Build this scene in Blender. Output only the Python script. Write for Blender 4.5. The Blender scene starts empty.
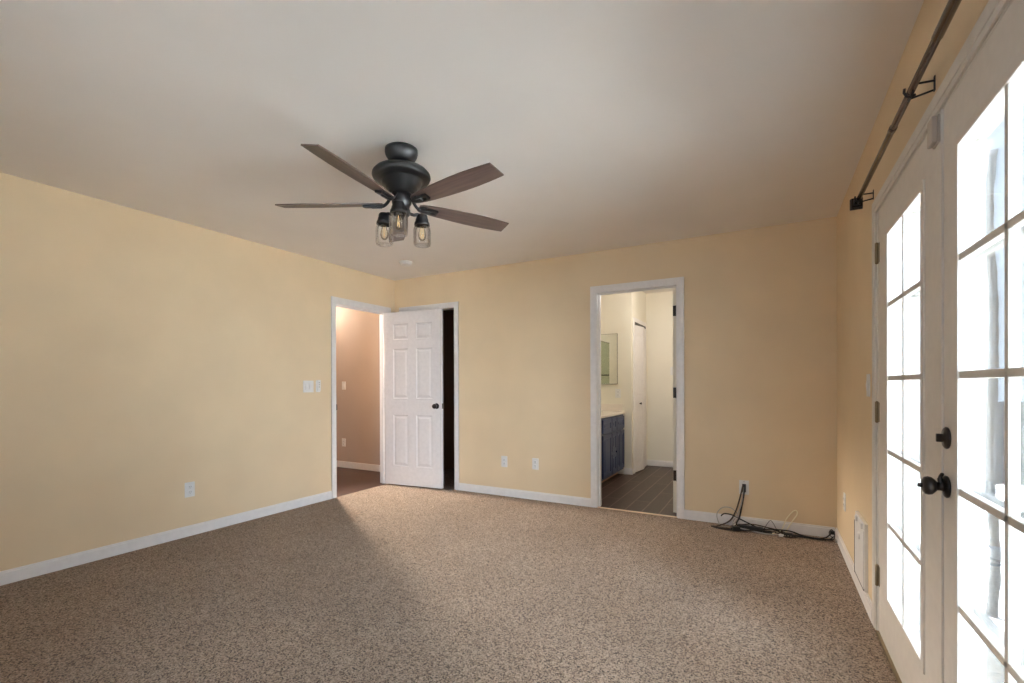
import bpy, bmesh, math, random
from mathutils import Vector, Matrix

random.seed(7)
sc = bpy.context.scene
COL = sc.collection
PI = math.pi
W = 4.43          # room width  (x: 0 = entry wall, W = french-door wall)
H = 2.44          # ceiling
YF = -5.70        # wall behind the camera
TW = 0.115        # interior wall thickness

# ------------------------------------------------------------------ camera
cam_d = bpy.data.cameras.new('camera')
cam = bpy.data.objects.new('camera', cam_d)
COL.objects.link(cam)
cam_d.sensor_fit = 'HORIZONTAL'
cam_d.sensor_width = 36.0
cam_d.lens = 468.126 / 1024 * 36.0
cam_d.shift_y = 44.786 / 1024
cam_d.clip_start = 0.02
r_ = Vector((0.87650762, 0.4813768, -0.00328169))
u_ = Vector((0.00131026, 0.00443144, 0.99998932))
f_ = Vector((-0.4813862, 0.87650256, -0.00325347))
M = Matrix((r_, u_, -f_)).transposed().to_4x4()
M.translation = Vector((3.97907, -4.29696, 1.17365))
cam.matrix_world = M
sc.camera = cam

# ------------------------------------------------------------------ world, sun, exposure
world = bpy.data.worlds.new('World')
sc.world = world
world.use_nodes = True
wn = world.node_tree.nodes
wl = world.node_tree.links
bg = wn['Background']
# hazy sky: pale all round, with a wide bright haze over the yard towards +x -y
SKY_DIR = Vector((0.60, -0.78, 0.20)).normalized()
SKY_BASE, SKY_GLOW, SKY_POW = 3.2, 17.0, 4.0
tcw = wn.new('ShaderNodeTexCoord')
dotn = wn.new('ShaderNodeVectorMath')
dotn.operation = 'DOT_PRODUCT'
dotn.inputs[1].default_value = SKY_DIR
wl.new(tcw.outputs['Generated'], dotn.inputs[0])
mxn = wn.new('ShaderNodeMath')
mxn.operation = 'MAXIMUM'
mxn.inputs[1].default_value = 0.0
wl.new(dotn.outputs['Value'], mxn.inputs[0])
pwn = wn.new('ShaderNodeMath')
pwn.operation = 'POWER'
pwn.inputs[1].default_value = SKY_POW
wl.new(mxn.outputs[0], pwn.inputs[0])
man = wn.new('ShaderNodeMath')
man.operation = 'MULTIPLY_ADD'
man.inputs[1].default_value = SKY_GLOW
man.inputs[2].default_value = SKY_BASE
wl.new(pwn.outputs[0], man.inputs[0])
bg.inputs['Color'].default_value = (0.68, 0.84, 1.0, 1)
wl.new(man.outputs[0], bg.inputs['Strength'])

sun_d = bpy.data.lights.new('sun', 'SUN')
sun_d.energy = 150.0
sun_d.angle = math.radians(1.0)
sun_d.color = (0.78, 0.90, 1.0)
sun = bpy.data.objects.new('sun', sun_d)
COL.objects.link(sun)
# the sun stands behind the house: it lights the yard beyond the patio, never the room
sun.rotation_euler = Vector((0.14, -0.10, -1.0)).to_track_quat('-Z', 'Y').to_euler()

def portal(name, loc, look, sx, sy):
    d = bpy.data.lights.new(name, 'AREA')
    d.shape = 'RECTANGLE'
    d.size, d.size_y = sx, sy
    d.cycles.is_portal = True
    o = bpy.data.objects.new(name, d)
    COL.objects.link(o)
    o.location = loc
    o.rotation_euler = Vector(look).to_track_quat('-Z', 'Z').to_euler()
    return o
portal('portal_doors', (W + 0.16, -2.46, 1.0), (-1, 0, 0), 1.95, 2.0)
portal('portal_added_window', (3.0, YF - 0.16, 1.52), (0, 1, 0), 1.2, 1.15)

vs = sc.view_settings
sc.display_settings.display_device = 'sRGB'
vs.view_transform = 'Standard'
vs.look = 'None'
vs.exposure = 1.18
vs.gamma = 1.0
vs.use_curve_mapping = False
sc.cycles.use_denoising = True
sc.cycles.max_bounces = 16
sc.cycles.diffuse_bounces = 8
sc.cycles.glossy_bounces = 6
sc.cycles.transparent_max_bounces = 24
sc.cycles.transmission_bounces = 12
sc.cycles.sample_clamp_indirect = 6.0

# ------------------------------------------------------------------ materials
def new_mat(name):
    m = bpy.data.materials.new(name)
    m.use_nodes = True
    nt = m.node_tree
    return m, nt, nt.nodes['Principled BSDF']

def srgb(r, g, b):
    def c(v):
        v /= 255.0
        return v / 12.92 if v <= 0.04045 else ((v + 0.055) / 1.055) ** 2.4
    return (c(r), c(g), c(b), 1)

def coords(nt, scale=(1, 1, 1)):
    tc = nt.nodes.new('ShaderNodeTexCoord')
    mp = nt.nodes.new('ShaderNodeMapping')
    mp.inputs['Scale'].default_value = scale
    nt.links.new(tc.outputs['Object'], mp.inputs['Vector'])
    return mp.outputs['Vector']

def noise(nt, vec, scale, detail=3.0, rough=0.5):
    n = nt.nodes.new('ShaderNodeTexNoise')
    n.inputs['Scale'].default_value = scale
    n.inputs['Detail'].default_value = detail
    n.inputs['Roughness'].default_value = rough
    nt.links.new(vec, n.inputs['Vector'])
    return n.outputs['Fac']

def ramp(nt, fac, stops):
    r = nt.nodes.new('ShaderNodeValToRGB')
    el = r.color_ramp.elements
    while len(el) < len(stops):
        el.new(0.5)
    for e, (p, c) in zip(el, stops):
        e.position = p
        e.color = c
    nt.links.new(fac, r.inputs['Fac'])
    return r.outputs['Color']

def mixc(nt, fac, a, b, mode='MIX'):
    m = nt.nodes.new('ShaderNodeMix')
    m.data_type = 'RGBA'
    m.blend_type = mode
    for sock, v in ((m.inputs[0], fac), (m.inputs[6], a), (m.inputs[7], b)):
        if hasattr(v, 'is_output'):
            nt.links.new(v, sock)
        else:
            sock.default_value = v
    return m.outputs[2]

def bump(nt, bsdf, height, strength, dist=0.01):
    b = nt.nodes.new('ShaderNodeBump')
    b.inputs['Strength'].default_value = strength
    b.inputs['Distance'].default_value = dist
    nt.links.new(height, b.inputs['Height'])
    nt.links.new(b.outputs['Normal'], bsdf.inputs['Normal'])

def paint(name, col, rough=0.6, var=0.05, bscale=90, bstr=0.06, spec=0.3):
    m, nt, b = new_mat(name)
    v = coords(nt)
    n = noise(nt, v, 2.2, 3)
    dark = tuple(c * (1 - var) for c in col[:3]) + (1,)
    lite = tuple(min(1, c * (1 + var)) for c in col[:3]) + (1,)
    nt.links.new(ramp(nt, n, [(0.3, dark), (0.7, lite)]), b.inputs['Base Color'])
    b.inputs['Roughness'].default_value = rough
    b.inputs['Specular IOR Level'].default_value = spec
    bump(nt, b, noise(nt, v, bscale, 2), bstr, 0.003)
    return m

def plain(name, col, rough=0.4, metal=0.0, spec=0.5, emit=None, es=0.0):
    m, nt, b = new_mat(name)
    v = coords(nt)
    n = noise(nt, v, 25, 2)
    nt.links.new(ramp(nt, n, [(0.3, tuple(c * .94 for c in col[:3]) + (1,)), (0.7, col)]), b.inputs['Base Color'])
    b.inputs['Roughness'].default_value = rough
    b.inputs['Metallic'].default_value = metal
    b.inputs['Specular IOR Level'].default_value = spec
    if emit:
        b.inputs['Emission Color'].default_value = emit
        b.inputs['Emission Strength'].default_value = es
    return m

def glass_mat(name, tint=(1, 1, 1, 1), refl=0.9):
    m = bpy.data.materials.new(name)
    m.use_nodes = True
    nt = m.node_tree
    nt.nodes.clear()
    out = nt.nodes.new('ShaderNodeOutputMaterial')
    mx = nt.nodes.new('ShaderNodeMixShader')
    tr = nt.nodes.new('ShaderNodeBsdfTransparent')
    gl = nt.nodes.new('ShaderNodeBsdfGlossy')
    fr = nt.nodes.new('ShaderNodeFresnel')
    mul = nt.nodes.new('ShaderNodeMath')
    mul.operation = 'MULTIPLY'
    mul.inputs[1].default_value = refl
    fr.inputs['IOR'].default_value = 1.45
    tr.inputs['Color'].default_value = tint
    gl.inputs['Roughness'].default_value = 0.03
    nt.links.new(fr.outputs[0], mul.inputs[0])
    nt.links.new(mul.outputs[0], mx.inputs[0])
    nt.links.new(tr.outputs[0], mx.inputs[1])
    nt.links.new(gl.outputs[0], mx.inputs[2])
    nt.links.new(mx.outputs[0], out.inputs['Surface'])
    return m

def carpet_mat():
    m, nt, b = new_mat('frieze_carpet')
    v = coords(nt)
    vo = nt.nodes.new('ShaderNodeTexVoronoi')
    vo.inputs['Scale'].default_value = 185
    nt.links.new(v, vo.inputs['Vector'])
    n1 = noise(nt, v, 140, 4, 0.7)
    sep = nt.nodes.new('ShaderNodeSeparateColor')
    nt.links.new(vo.outputs['Color'], sep.inputs[0])
    ad = nt.nodes.new('ShaderNodeMath')
    ad.operation = 'MULTIPLY_ADD'
    nt.links.new(sep.outputs[0], ad.inputs[0])
    ad.inputs[1].default_value = 0.55
    mu = nt.nodes.new('ShaderNodeMath')
    mu.operation = 'MULTIPLY'
    nt.links.new(n1, mu.inputs[0])
    mu.inputs[1].default_value = 0.62
    nt.links.new(mu.outputs[0], ad.inputs[2])
    speck = ramp(nt, ad.outputs[0], [(0.22, srgb(26, 17, 11)), (0.36, srgb(80, 61, 47)),
                                     (0.50, srgb(150, 126, 106)), (0.80, srgb(200, 177, 155))])
    wear = noise(nt, v, 1.3, 4, 0.6)
    tint = ramp(nt, wear, [(0.35, (0.86, 0.84, 0.82, 1)), (0.65, (1, 1, 1, 1))])
    nt.links.new(mixc(nt, 1.0, speck, tint, 'MULTIPLY'), b.inputs['Base Color'])
    b.inputs['Roughness'].default_value = 1.0
    b.inputs['Specular IOR Level'].default_value = 0.05
    b.inputs['Sheen Weight'].default_value = 0.2
    b.inputs['Sheen Roughness'].default_value = 0.6
    bump(nt, b, ad.outputs[0], 1.0, 0.018)
    return m

def plank_mat(name, c1, c2, grout, width, length, along='y', mortar=0.012, rough=0.4):
    m, nt, b = new_mat(name)
    tc = nt.nodes.new('ShaderNodeTexCoord')
    mp = nt.nodes.new('ShaderNodeMapping')
    if along == 'y':
        mp.inputs['Rotation'].default_value = (0, 0, PI / 2)
    nt.links.new(tc.outputs['Object'], mp.inputs['Vector'])
    br = nt.nodes.new('ShaderNodeTexBrick')
    br.inputs['Scale'].default_value = 1.0
    br.inputs['Brick Width'].default_value = length
    br.inputs['Row Height'].default_value = width
    br.inputs['Mortar Size'].default_value = mortar * 0.5
    br.inputs['Mortar Smooth'].default_value = 0.1
    br.inputs['Color1'].default_value = c1
    br.inputs['Color2'].default_value = c2
    br.inputs['Mortar'].default_value = grout
    nt.links.new(mp.outputs['Vector'], br.inputs['Vector'])
    sv = coords(nt, (30, 3, 10) if along == 'y' else (3, 30, 10))
    g = ramp(nt, noise(nt, sv, 1.6, 5, 0.6), [(0.3, (0.62, 0.6, 0.58, 1)), (0.7, (1, 1, 1, 1))])
    nt.links.new(mixc(nt, 1.0, br.outputs['Color'], g, 'MULTIPLY'), b.inputs['Base Color'])
    b.inputs['Roughness'].default_value = rough
    return m

def wood_mat(name, c1, c2, scale=(4, 40, 40), rough=0.45):
    m, nt, b = new_mat(name)
    v = coords(nt, scale)
    n = noise(nt, v, 1.5, 5, 0.65)
    nt.links.new(ramp(nt, n, [(0.3, c1), (0.7, c2)]), b.inputs['Base Color'])
    b.inputs['Roughness'].default_value = rough
    return m

MAT = {}
MAT['wall'] = paint('beige_wall_paint', srgb(227, 205, 171), 0.55, 0.035)
MAT['ceil'] = paint('ceiling_paint', srgb(236, 230, 224), 0.75, 0.02, 60, 0.1)
MAT['trim'] = plain('white_trim_paint', srgb(236, 232, 230), 0.35)
MAT['doorpaint'] = plain('white_door_paint', srgb(236, 231, 230), 0.4)
MAT['french'] = plain('french_door_paint', srgb(226, 220, 212), 0.38)
MAT['carpet'] = carpet_mat()
MAT['hallwall'] = paint('taupe_hall_paint', srgb(188, 170, 158), 0.6, 0.03)
MAT['bathwall'] = paint('cream_bath_paint', srgb(236, 230, 215), 0.5, 0.02)
MAT['closet'] = paint('closet_paint', srgb(170, 142, 118), 0.7, 0.03)
MAT['bathfloor'] = plank_mat('bath_plank_tile', srgb(86, 65, 54), srgb(66, 49, 41), srgb(128, 110, 96), 0.155, 0.92, 'y')
MAT['hallfloor'] = plank_mat('hall_wood_floor', srgb(84, 54, 42), srgb(64, 40, 32), srgb(34, 22, 18), 0.125, 1.2, 'x', 0.004)
MAT['black'] = plain('black_metal', srgb(34, 33, 34), 0.42, 0.3)
MAT['bronze'] = plain('oil_rubbed_bronze', srgb(52, 46, 44), 0.3, 0.6)
MAT['rodmetal'] = plain('brushed_rod_metal', srgb(128, 114, 106), 0.22, 0.9)
MAT['brass'] = plain('dull_hinge_metal', srgb(150, 134, 108), 0.35, 0.7)
MAT['darkhinge'] = plain('dark_hinge_metal', srgb(66, 58, 52), 0.4, 0.6)
MAT['blade'] = wood_mat('walnut_blade', srgb(58, 44, 40), srgb(98, 78, 70), (3, 45, 45), 0.38)
MAT['glass'] = glass_mat('clear_glass')
MAT['jar'] = glass_mat('jar_glass', (0.985, 0.985, 0.98, 1), 0.45)
MAT['amber'] = glass_mat('amber_bulb_glass', (1.0, 0.97, 0.90, 1), 0.8)
MAT['filament'] = plain('filament', srgb(232, 204, 150), 0.5, emit=srgb(255, 214, 150), es=0.15)
MAT['plastic'] = plain('white_plastic', srgb(232, 230, 228), 0.35)
MAT['slot'] = plain('dark_slot', srgb(70, 66, 64), 0.6)
MAT['cream'] = plain('sensor_plastic', srgb(196, 184, 172), 0.4)
MAT['navy'] = plain('navy_cabinet_paint', srgb(46, 60, 98), 0.32)
MAT['counter'] = plain('white_countertop', srgb(238, 228, 216), 0.25)
MAT['mirror'] = plain('mirror_silver', srgb(236, 240, 236), 0.02, 1.0)
MAT['mirror2'] = plain('green_tinted_mirror', srgb(196, 212, 192), 0.02, 1.0)
MAT['kickwood'] = wood_mat('toe_kick_wood', srgb(176, 132, 96), srgb(205, 164, 124))
MAT['cordblack'] = plain('black_cord_rubber', srgb(30, 28, 28), 0.5)
MAT['cordbrown'] = plain('brown_cord_rubber', srgb(74, 58, 44), 0.5)
MAT['cordgrey'] = plain('grey_cord_rubber', srgb(178, 172, 166), 0.45)
MAT['cordwhite'] = plain('ivory_cord_rubber', srgb(240, 230, 200), 0.45)
MAT['steel'] = plain('satin_steel', srgb(190, 188, 184), 0.25, 0.9)
MAT['threshold'] = plain('pale_threshold', srgb(232, 208, 178), 0.35)
MAT['concrete'] = paint('patio_concrete', srgb(188, 184, 178), 0.85, 0.08, 40, 0.2)
MAT['fencewood'] = wood_mat('weathered_fence', srgb(38, 39, 43), srgb(52, 53, 57), (30, 30, 3), 0.8)
MAT['bark'] = wood_mat('grey_trunk', srgb(28, 26, 25), srgb(42, 39, 38), (20, 20, 4), 0.9)
MAT['siding'] = paint('stucco', srgb(214, 208, 198), 0.8, 0.04)
MAT['doorflap'] = plain('pet_flap_plastic', srgb(214, 216, 220), 0.3)
MAT['rubber'] = plain('grey_gasket', srgb(92, 90, 90), 0.7)
MAT['lampglass'] = plain('lit_lamp_glass', srgb(255, 236, 208), 0.4, emit=srgb(255, 224, 184), es=6.0)

# ------------------------------------------------------------------ mesh helpers
class MB:
    """collects shapes into one bmesh"""
    def __init__(self):
        self.bm = bmesh.new()

    def box(self, x0, x1, y0, y1, z0, z1, bev=0.0, mat=0):
        bm = self.bm
        vs_ = [bm.verts.new((x, y, z)) for x in (x0, x1) for y in (y0, y1) for z in (z0, z1)]
        idx = [(0, 1, 3, 2), (4, 6, 7, 5), (0, 4, 5, 1), (2, 3, 7, 6), (0, 2, 6, 4), (1, 5, 7, 3)]
        fs = [bm.faces.new([vs_[i] for i in q]) for q in idx]
        for f in fs:
            f.material_index = mat
        if bev > 0:
            es = list({e for f in fs for e in f.edges})
            bmesh.ops.bevel(bm, geom=es, offset=bev, segments=2, profile=0.7, affect='EDGES')
        return self

    def obox(self, mtx, x0, x1, y0, y1, z0, z1, bev=0.0):
        t = MB().box(x0, x1, y0, y1, z0, z1, bev)
        return self.merge(t, mtx)

    def merge(self, other, mtx=Matrix.Identity(4)):
        me = bpy.data.meshes.new('tmp')
        other.bm.to_mesh(me)
        other.bm.free()
        me.transform(mtx)
        self.bm.from_mesh(me)
        bpy.data.meshes.remove(me)
        return self

    def lathe(self, prof, seg=40, c=(0, 0, 0), axis='z'):
        """prof: (r, h) list; closed with caps where r = 0"""
        bm = self.bm
        rings = []
        def P(r, a, h):
            x, y, z = r * math.cos(a), r * math.sin(a), h
            if axis == 'x':
                x, y, z = h, x, y
            elif axis == 'y':
                x, y, z = x, h, y
            return (x + c[0], y + c[1], z + c[2])
        for r, h in prof:
            if r <= 1e-6:
                rings.append([bm.verts.new(P(0, 0, h))])
            else:
                rings.append([bm.verts.new(P(r, 2 * PI * k / seg, h)) for k in range(seg)])
        for a, b in zip(rings[:-1], rings[1:]):
            for k in range(seg):
                k2 = (k + 1) % seg
                if len(a) == 1 and len(b) == 1:
                    continue
                if len(a) == 1:
                    f = bm.faces.new((a[0], b[k], b[k2]))
                elif len(b) == 1:
                    f = bm.faces.new((a[k], b[0], a[k2]))
                else:
                    f = bm.faces.new((a[k], b[k], b[k2], a[k2]))
                f.smooth = True
        return self

    def tube(self, pts, r, seg=10, cap=True, smooth=True):
        bm = self.bm
        pts = [Vector(p) for p in pts]
        n = len(pts)
        rs = r if isinstance(r, (list, tuple)) else [r] * n
        t0 = (pts[1] - pts[0]).normalized()
        up = Vector((0, 0, 1)) if abs(t0.z) < 0.9 else Vector((1, 0, 0))
        nrm = t0.cross(up).normalized()
        rings = []
        for i, p in enumerate(pts):
            t = (pts[min(i + 1, n - 1)] - pts[max(i - 1, 0)]).normalized()
            nrm = (nrm - t * nrm.dot(t)).normalized()
            bn = t.cross(nrm)
            rings.append([bm.verts.new(p + (nrm * math.cos(2 * PI * k / seg) + bn * math.sin(2 * PI * k / seg)) * rs[i]) for k in range(seg)])
        for a, b in zip(rings[:-1], rings[1:]):
            for k in range(seg):
                f = bm.faces.new((a[k], a[(k + 1) % seg], b[(k + 1) % seg], b[k]))
                f.smooth = smooth
        if cap:
            bm.faces.new(list(reversed(rings[0])))
            bm.faces.new(rings[-1])
        return self

    def prism(self, outline, z0, z1):
        """outline: ccw xy list"""
        bm = self.bm
        a = [bm.verts.new((x, y, z0)) for x, y in outline]
        b = [bm.verts.new((x, y, z1)) for x, y in outline]
        bm.faces.new(list(reversed(a)))
        bm.faces.new(b)
        n = len(a)
        for i in range(n):
            bm.faces.new((a[i], a[(i + 1) % n], b[(i + 1) % n], b[i]))
        return self

    def panel_face(self, xs, zs, panels, y, sgn, rings):
        """a face in the xz plane at y looking along sgn*y, split by xs, zs; cells in panels carry a moulded panel"""
        bm = self.bm
        def quad(ps):
            v = [bm.verts.new(p) for p in ps]
            if sgn > 0:
                v.reverse()
            bm.faces.new(v)
        for i in range(len(xs) - 1):
            for j in range(len(zs) - 1):
                x0, x1, z0, z1 = xs[i], xs[i + 1], zs[j], zs[j + 1]
                if (i, j) not in panels:
                    quad([(x0, y, z0), (x1, y, z0), (x1, y, z1), (x0, y, z1)])
                    continue
                prev = (0.0, 0.0)
                for ins, dep in rings:
                    a, da = prev
                    o = [(x0 + a, z0 + a), (x1 - a, z0 + a), (x1 - a, z1 - a), (x0 + a, z1 - a)]
                    n = [(x0 + ins, z0 + ins), (x1 - ins, z0 + ins), (x1 - ins, z1 - ins), (x0 + ins, z1 - ins)]
                    for k in range(4):
                        k2 = (k + 1) % 4
                        quad([(o[k][0], y - sgn * da, o[k][1]), (o[k2][0], y - sgn * da, o[k2][1]),
                              (n[k2][0], y - sgn * dep, n[k2][1]), (n[k][0], y - sgn * dep, n[k][1])])
                    prev = (ins, dep)
                a, da = prev
                quad([(x0 + a, y - sgn * da, z0 + a), (x1 - a, y - sgn * da, z0 + a),
                      (x1 - a, y - sgn * da, z1 - a), (x0 + a, y - sgn * da, z1 - a)])
        return self

    def build(self, name, mat, parent=None, normals=True):
        bm = self.bm
        bmesh.ops.remove_doubles(bm, verts=bm.verts, dist=1e-5)
        if normals:
            bmesh.ops.recalc_face_normals(bm, faces=bm.faces)
        me = bpy.data.meshes.new(name)
        bm.to_mesh(me)
        bm.free()
        o = bpy.data.objects.new(name, me)
        me.materials.append(MAT[mat])
        COL.objects.link(o)
        if parent is not None:
            o.parent = parent
        return o

def tag(o, label, cat, group=None):
    o['label'] = label
    o['category'] = cat
    if group:
        o['group'] = group
    return o

def struct(o, label=None, cat=None):
    o['kind'] = 'structure'
    if label:
        tag(o, label, cat)
    return o

def empty(name, loc, rz=0.0):
    o = bpy.data.objects.new(name, None)
    o.empty_display_size = 0.1
    COL.objects.link(o)
    o.location = loc
    o.rotation_euler = (0, 0, rz)
    return o

def copy_tree(o, parent=None):
    c = o.copy()
    COL.objects.link(c)
    if parent is not None:
        c.parent = parent
    for ch in list(o.children):
        copy_tree(ch, c)
    return c

def curve_pts(pts, n=10):
    """Catmull-Rom through the points"""
    P = [Vector(p) for p in pts]
    P = [P[0] * 2 - P[1]] + P + [P[-1] * 2 - P[-2]]
    out = []
    for i in range(1, len(P) - 2):
        p0, p1, p2, p3 = P[i - 1:i + 3]
        for k in range(n):
            t = k / n
            out.append(0.5 * ((2 * p1) + (p2 - p0) * t + (2 * p0 - 5 * p1 + 4 * p2 - p3) * t * t
                              + (3 * p1 - p0 - 3 * p2 + p3) * t ** 3))
    out.append(P[-2])
    return out

# ------------------------------------------------------------------ opening sizes
EN0, EN1, ENZ = -0.895, -0.126, 2.045          # entry opening in the entry wall (y, y, z)
CL0, CL1, CLZ = 0.142, 0.880, 2.060            # closet opening in the far wall (x, x, z)
BA0, BA1, BAZ = 2.545, 3.268, 2.062            # bathroom opening in the far wall
FR0, FR1, FRZ = -3.412, -1.512, 1.990          # french door opening in the french-door wall
BX0, BX1, BY1, BH = 1.77, 3.95, 2.60, 2.49     # bathroom extents
HX0, HY0, HY1 = -2.75, -1.50, 0.41             # hall extents

# ------------------------------------------------------------------ room shell
struct(MB().box(0, W, YF, 0.0, -0.10, 0.0).build('floor', 'carpet'))
struct(MB().box(-0.115, W + 0.16, YF - 0.14, 0.115, H, H + 0.12).build('ceiling', 'ceil'))
w = MB()
w.box(-TW, 0, YF, EN0, -0.1, H)
w.box(-TW, 0, EN1, 0, -0.1, H)
w.box(-TW, 0, EN0, EN1, ENZ, H)
struct(w.build('wall_left', 'wall'))
w = MB()
w.box(-TW, CL0 - .017, 0, TW, -0.1, H)
w.box(CL1 + .017, BA0 - .017, 0, TW, -0.1, H)
w.box(BA1 + .017, W + 0.14, 0, TW, -0.1, H)
w.box(CL0 - .017, CL1 + .017, 0, TW, CLZ, H)
w.box(BA0 - .017, BA1 + .017, 0, TW, BAZ, H)
struct(w.build('wall_back', 'wall'))
w = MB()
w.box(W, W + 0.14, FR1, 0, -0.1, H)
w.box(W, W + 0.14, YF, FR0, -0.1, H)
w.box(W, W + 0.14, FR0, FR1, FRZ, H)
struct(w.build('wall_right', 'wall'))
WX0, WX1, WZ0, WZ1 = 2.60, 3.55, 1.00, 1.98
w = MB()
w.box(-TW, WX0, YF - 0.14, YF, -0.1, H)
w.box(WX1, W + 0.14, YF - 0.14, YF, -0.1, H)
w.box(WX0, WX1, YF - 0.14, YF, -0.1, WZ0)
w.box(WX0, WX1, YF - 0.14, YF, WZ1, H)
struct(w.build('wall_front', 'wall'))
# unseen window added behind the camera to let in extra daylight
wf = MB()
for a, b in ((WX0, WX0 + .05), (WX1 - .05, WX1), ((WX0 + WX1) / 2 - .03, (WX0 + WX1) / 2 + .03)):
    wf.box(a, b, YF - .11, YF - .05, WZ0, WZ1)
for a, b in ((WZ0, WZ0 + .05), (WZ1 - .05, WZ1)):
    wf.box(WX0, WX1, YF - .11, YF - .05, a, b)
wfo = struct(wf.build('added_window_1', 'trim'))
MB().box(WX0 + .04, WX1 - .04, YF - .083, YF - .077, WZ0 + .04, WZ1 - .04).build('pane', 'glass', wfo)

# hall beyond the entry opening
struct(MB().box(HX0, 0.0, HY0, HY1, -0.10, -0.004).build('floor_hall', 'hallfloor'))
struct(MB().box(HX0 - .1, -TW, HY0 - .1, HY1 + .1, H, H + .1).build('ceiling_hall', 'ceil'))
struct(MB().box(HX0, 0.0, HY1, HY1 + 0.1, -0.1, H).build('wall_hall_back', 'hallwall'))
struct(MB().box(HX0, -TW, HY0 - 0.1, HY0, -0.1, H).build('wall_hall_front', 'hallwall'))
struct(MB().box(HX0 - 0.1, HX0, HY0 - .1, HY1 + .1, -0.1, H).build('wall_hall_end', 'hallwall'))
struct(MB().box(HX0, -TW, HY1 - 0.014, HY1, 0, 0.088, 0.003).build('baseboard_hall', 'trim'))

# closet behind the far wall
w = MB()
w.box(0.0, 0.05, TW, 1.3, -0.1, H)
w.box(1.25, 1.30, TW, 1.3, -0.1, H)
w.box(0.05, 1.25, 1.25, 1.3, -0.1, H)
w.box(0.05, 1.25, TW, 1.25, H - .06, H)
struct(w.build('wall_closet', 'closet'))
struct(MB().box(0.0, 1.3, 0.0, 1.3, -0.1, -0.002).build('floor_closet', 'carpet'))

# bathroom
struct(MB().box(BX0, BX1, 0.0, BY1, -0.1, -0.003).build('floor_bathroom', 'bathfloor'))
struct(MB().box(BX0 - .1, BX1 + .1, TW, BY1 + .1, BH, BH + .1).build('ceiling_bathroom', 'ceil'))
struct(MB().box(BX0 - .1, BX0, TW, BY1, -0.1, BH).build('wall_bathroom_left', 'bathwall'))
struct(MB().box(BX1, BX1 + .1, TW, BY1, -0.1, BH).build('wall_bathroom_right', 'bathwall'))
struct(MB().box(BX0 - .1, BX1 + .1, BY1, BY1 + .1, -0.1, BH).build('wall_bathroom_back', 'bathwall'))
w = MB()
w.box(BX0, BA0, TW, TW + .004, 0, BH)
w.box(BA1, BX1, TW, TW + .004, 0, BH)
w.box(BA0, BA1, TW, TW + .004, BAZ, BH)
struct(w.build('wall_bathroom_front', 'bathwall'))
# linen closet block beside the vanity, with a bifold opening on its x = LX face
LX, LY0, LZ = 2.415, 1.78, 2.0
LO0, LO1 = 1.905, 2.50
w = MB()
w.box(BX0, LX, LY0, LY0 + .1, -0.1, BH)
w.box(LX - .1, LX, LY0 + .1, LO0, -0.1, BH)
w.box(LX - .1, LX, LO1, BY1, -0.1, BH)
w.box(LX - .1, LX, LO0, LO1, LZ, BH)
struct(w.build('wall_linen_closet', 'bathwall'))

# ------------------------------------------------------------------ baseboards
def base_profile_x(x0, x1, y, sgn):
    """baseboard along x against plane y; sgn -1 = projects to -y"""
    m = MB()
    t = 0.013
    a, b = (y - t, y) if sgn < 0 else (y, y + t)
    m.box(x0, x1, a, b, 0, 0.070, 0.002)
    a, b = (y - t * .6, y) if sgn < 0 else (y, y + t * .6)
    m.box(x0, x1, a, b, 0.068, 0.082, 0.003)
    return m
def base_profile_y(y0, y1, x, sgn):
    m = MB()
    t = 0.013
    a, b = (x - t, x) if sgn < 0 else (x, x + t)
    m.box(a, b, y0, y1, 0, 0.070, 0.002)
    a, b = (x - t * .6, x) if sgn < 0 else (x, x + t * .6)
    m.box(a, b, y0, y1, 0.068, 0.082, 0.003)
    return m
struct(base_profile_y(YF, EN0 - 0.058, 0, 1).build('baseboard_left', 'trim'))
bb = base_profile_x(CL1 + 0.066, BA0 - 0.066, 0, -1)
bb.merge(base_profile_x(BA1 + 0.063, W - 0.013, 0, -1))
struct(bb.build('baseboard_back', 'trim'))
struct(base_profile_y(FR1 + 0.066, 0, W, -1).build('baseboard_right', 'trim'))
bb = base_profile_x(LX + 0.002, BX1, BY1, -1)
bb.merge(base_profile_x(2.31, LX + 0.012, LY0, -1))
struct(bb.build('baseboard_bathroom', 'trim'))

# ------------------------------------------------------------------ door trims (jamb + casing)
def casing_prof(m, kind, *a):
    pass

def trim_x(name, x0, x1, z, y, cw, jy0, jy1, stop=True):
    """trim round an opening in the far wall: casing on the y = 0 face, jamb lining through the wall"""
    m = MB()
    rv = 0.005
    jt = 0.018
    # jamb lining inside the opening
    m.box(x0 - jt, x0, jy0, jy1, 0, z + jt)
    m.box(x1, x1 + jt, jy0, jy1, 0, z + jt)
    m.box(x0 - jt, x1 + jt, jy0, jy1, z, z + jt)
    if stop:
        m.box(x0, x0 + .011, .045, .078, 0, z, .002)
        m.box(x1 - .011, x1, .045, .078, 0, z, .002)
        m.box(x0, x1, .045, .078, z - .011, z, .002)
    t = 0.015
    for tt, ins in ((t * .7, 0.0), (t, 0.022)):
        m.box(x0 - rv - cw + (0 if ins else 0), x0 - rv - ins, y - tt, y, 0, z + rv + ins, .003)
        m.box(x1 + rv + ins, x1 + rv + cw, y - tt, y, 0, z + rv + ins, .003)
        m.box(x0 - rv - cw, x1 + rv + cw, y - tt, y, z + rv + ins, z + rv + cw, .003)
    return m

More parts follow.
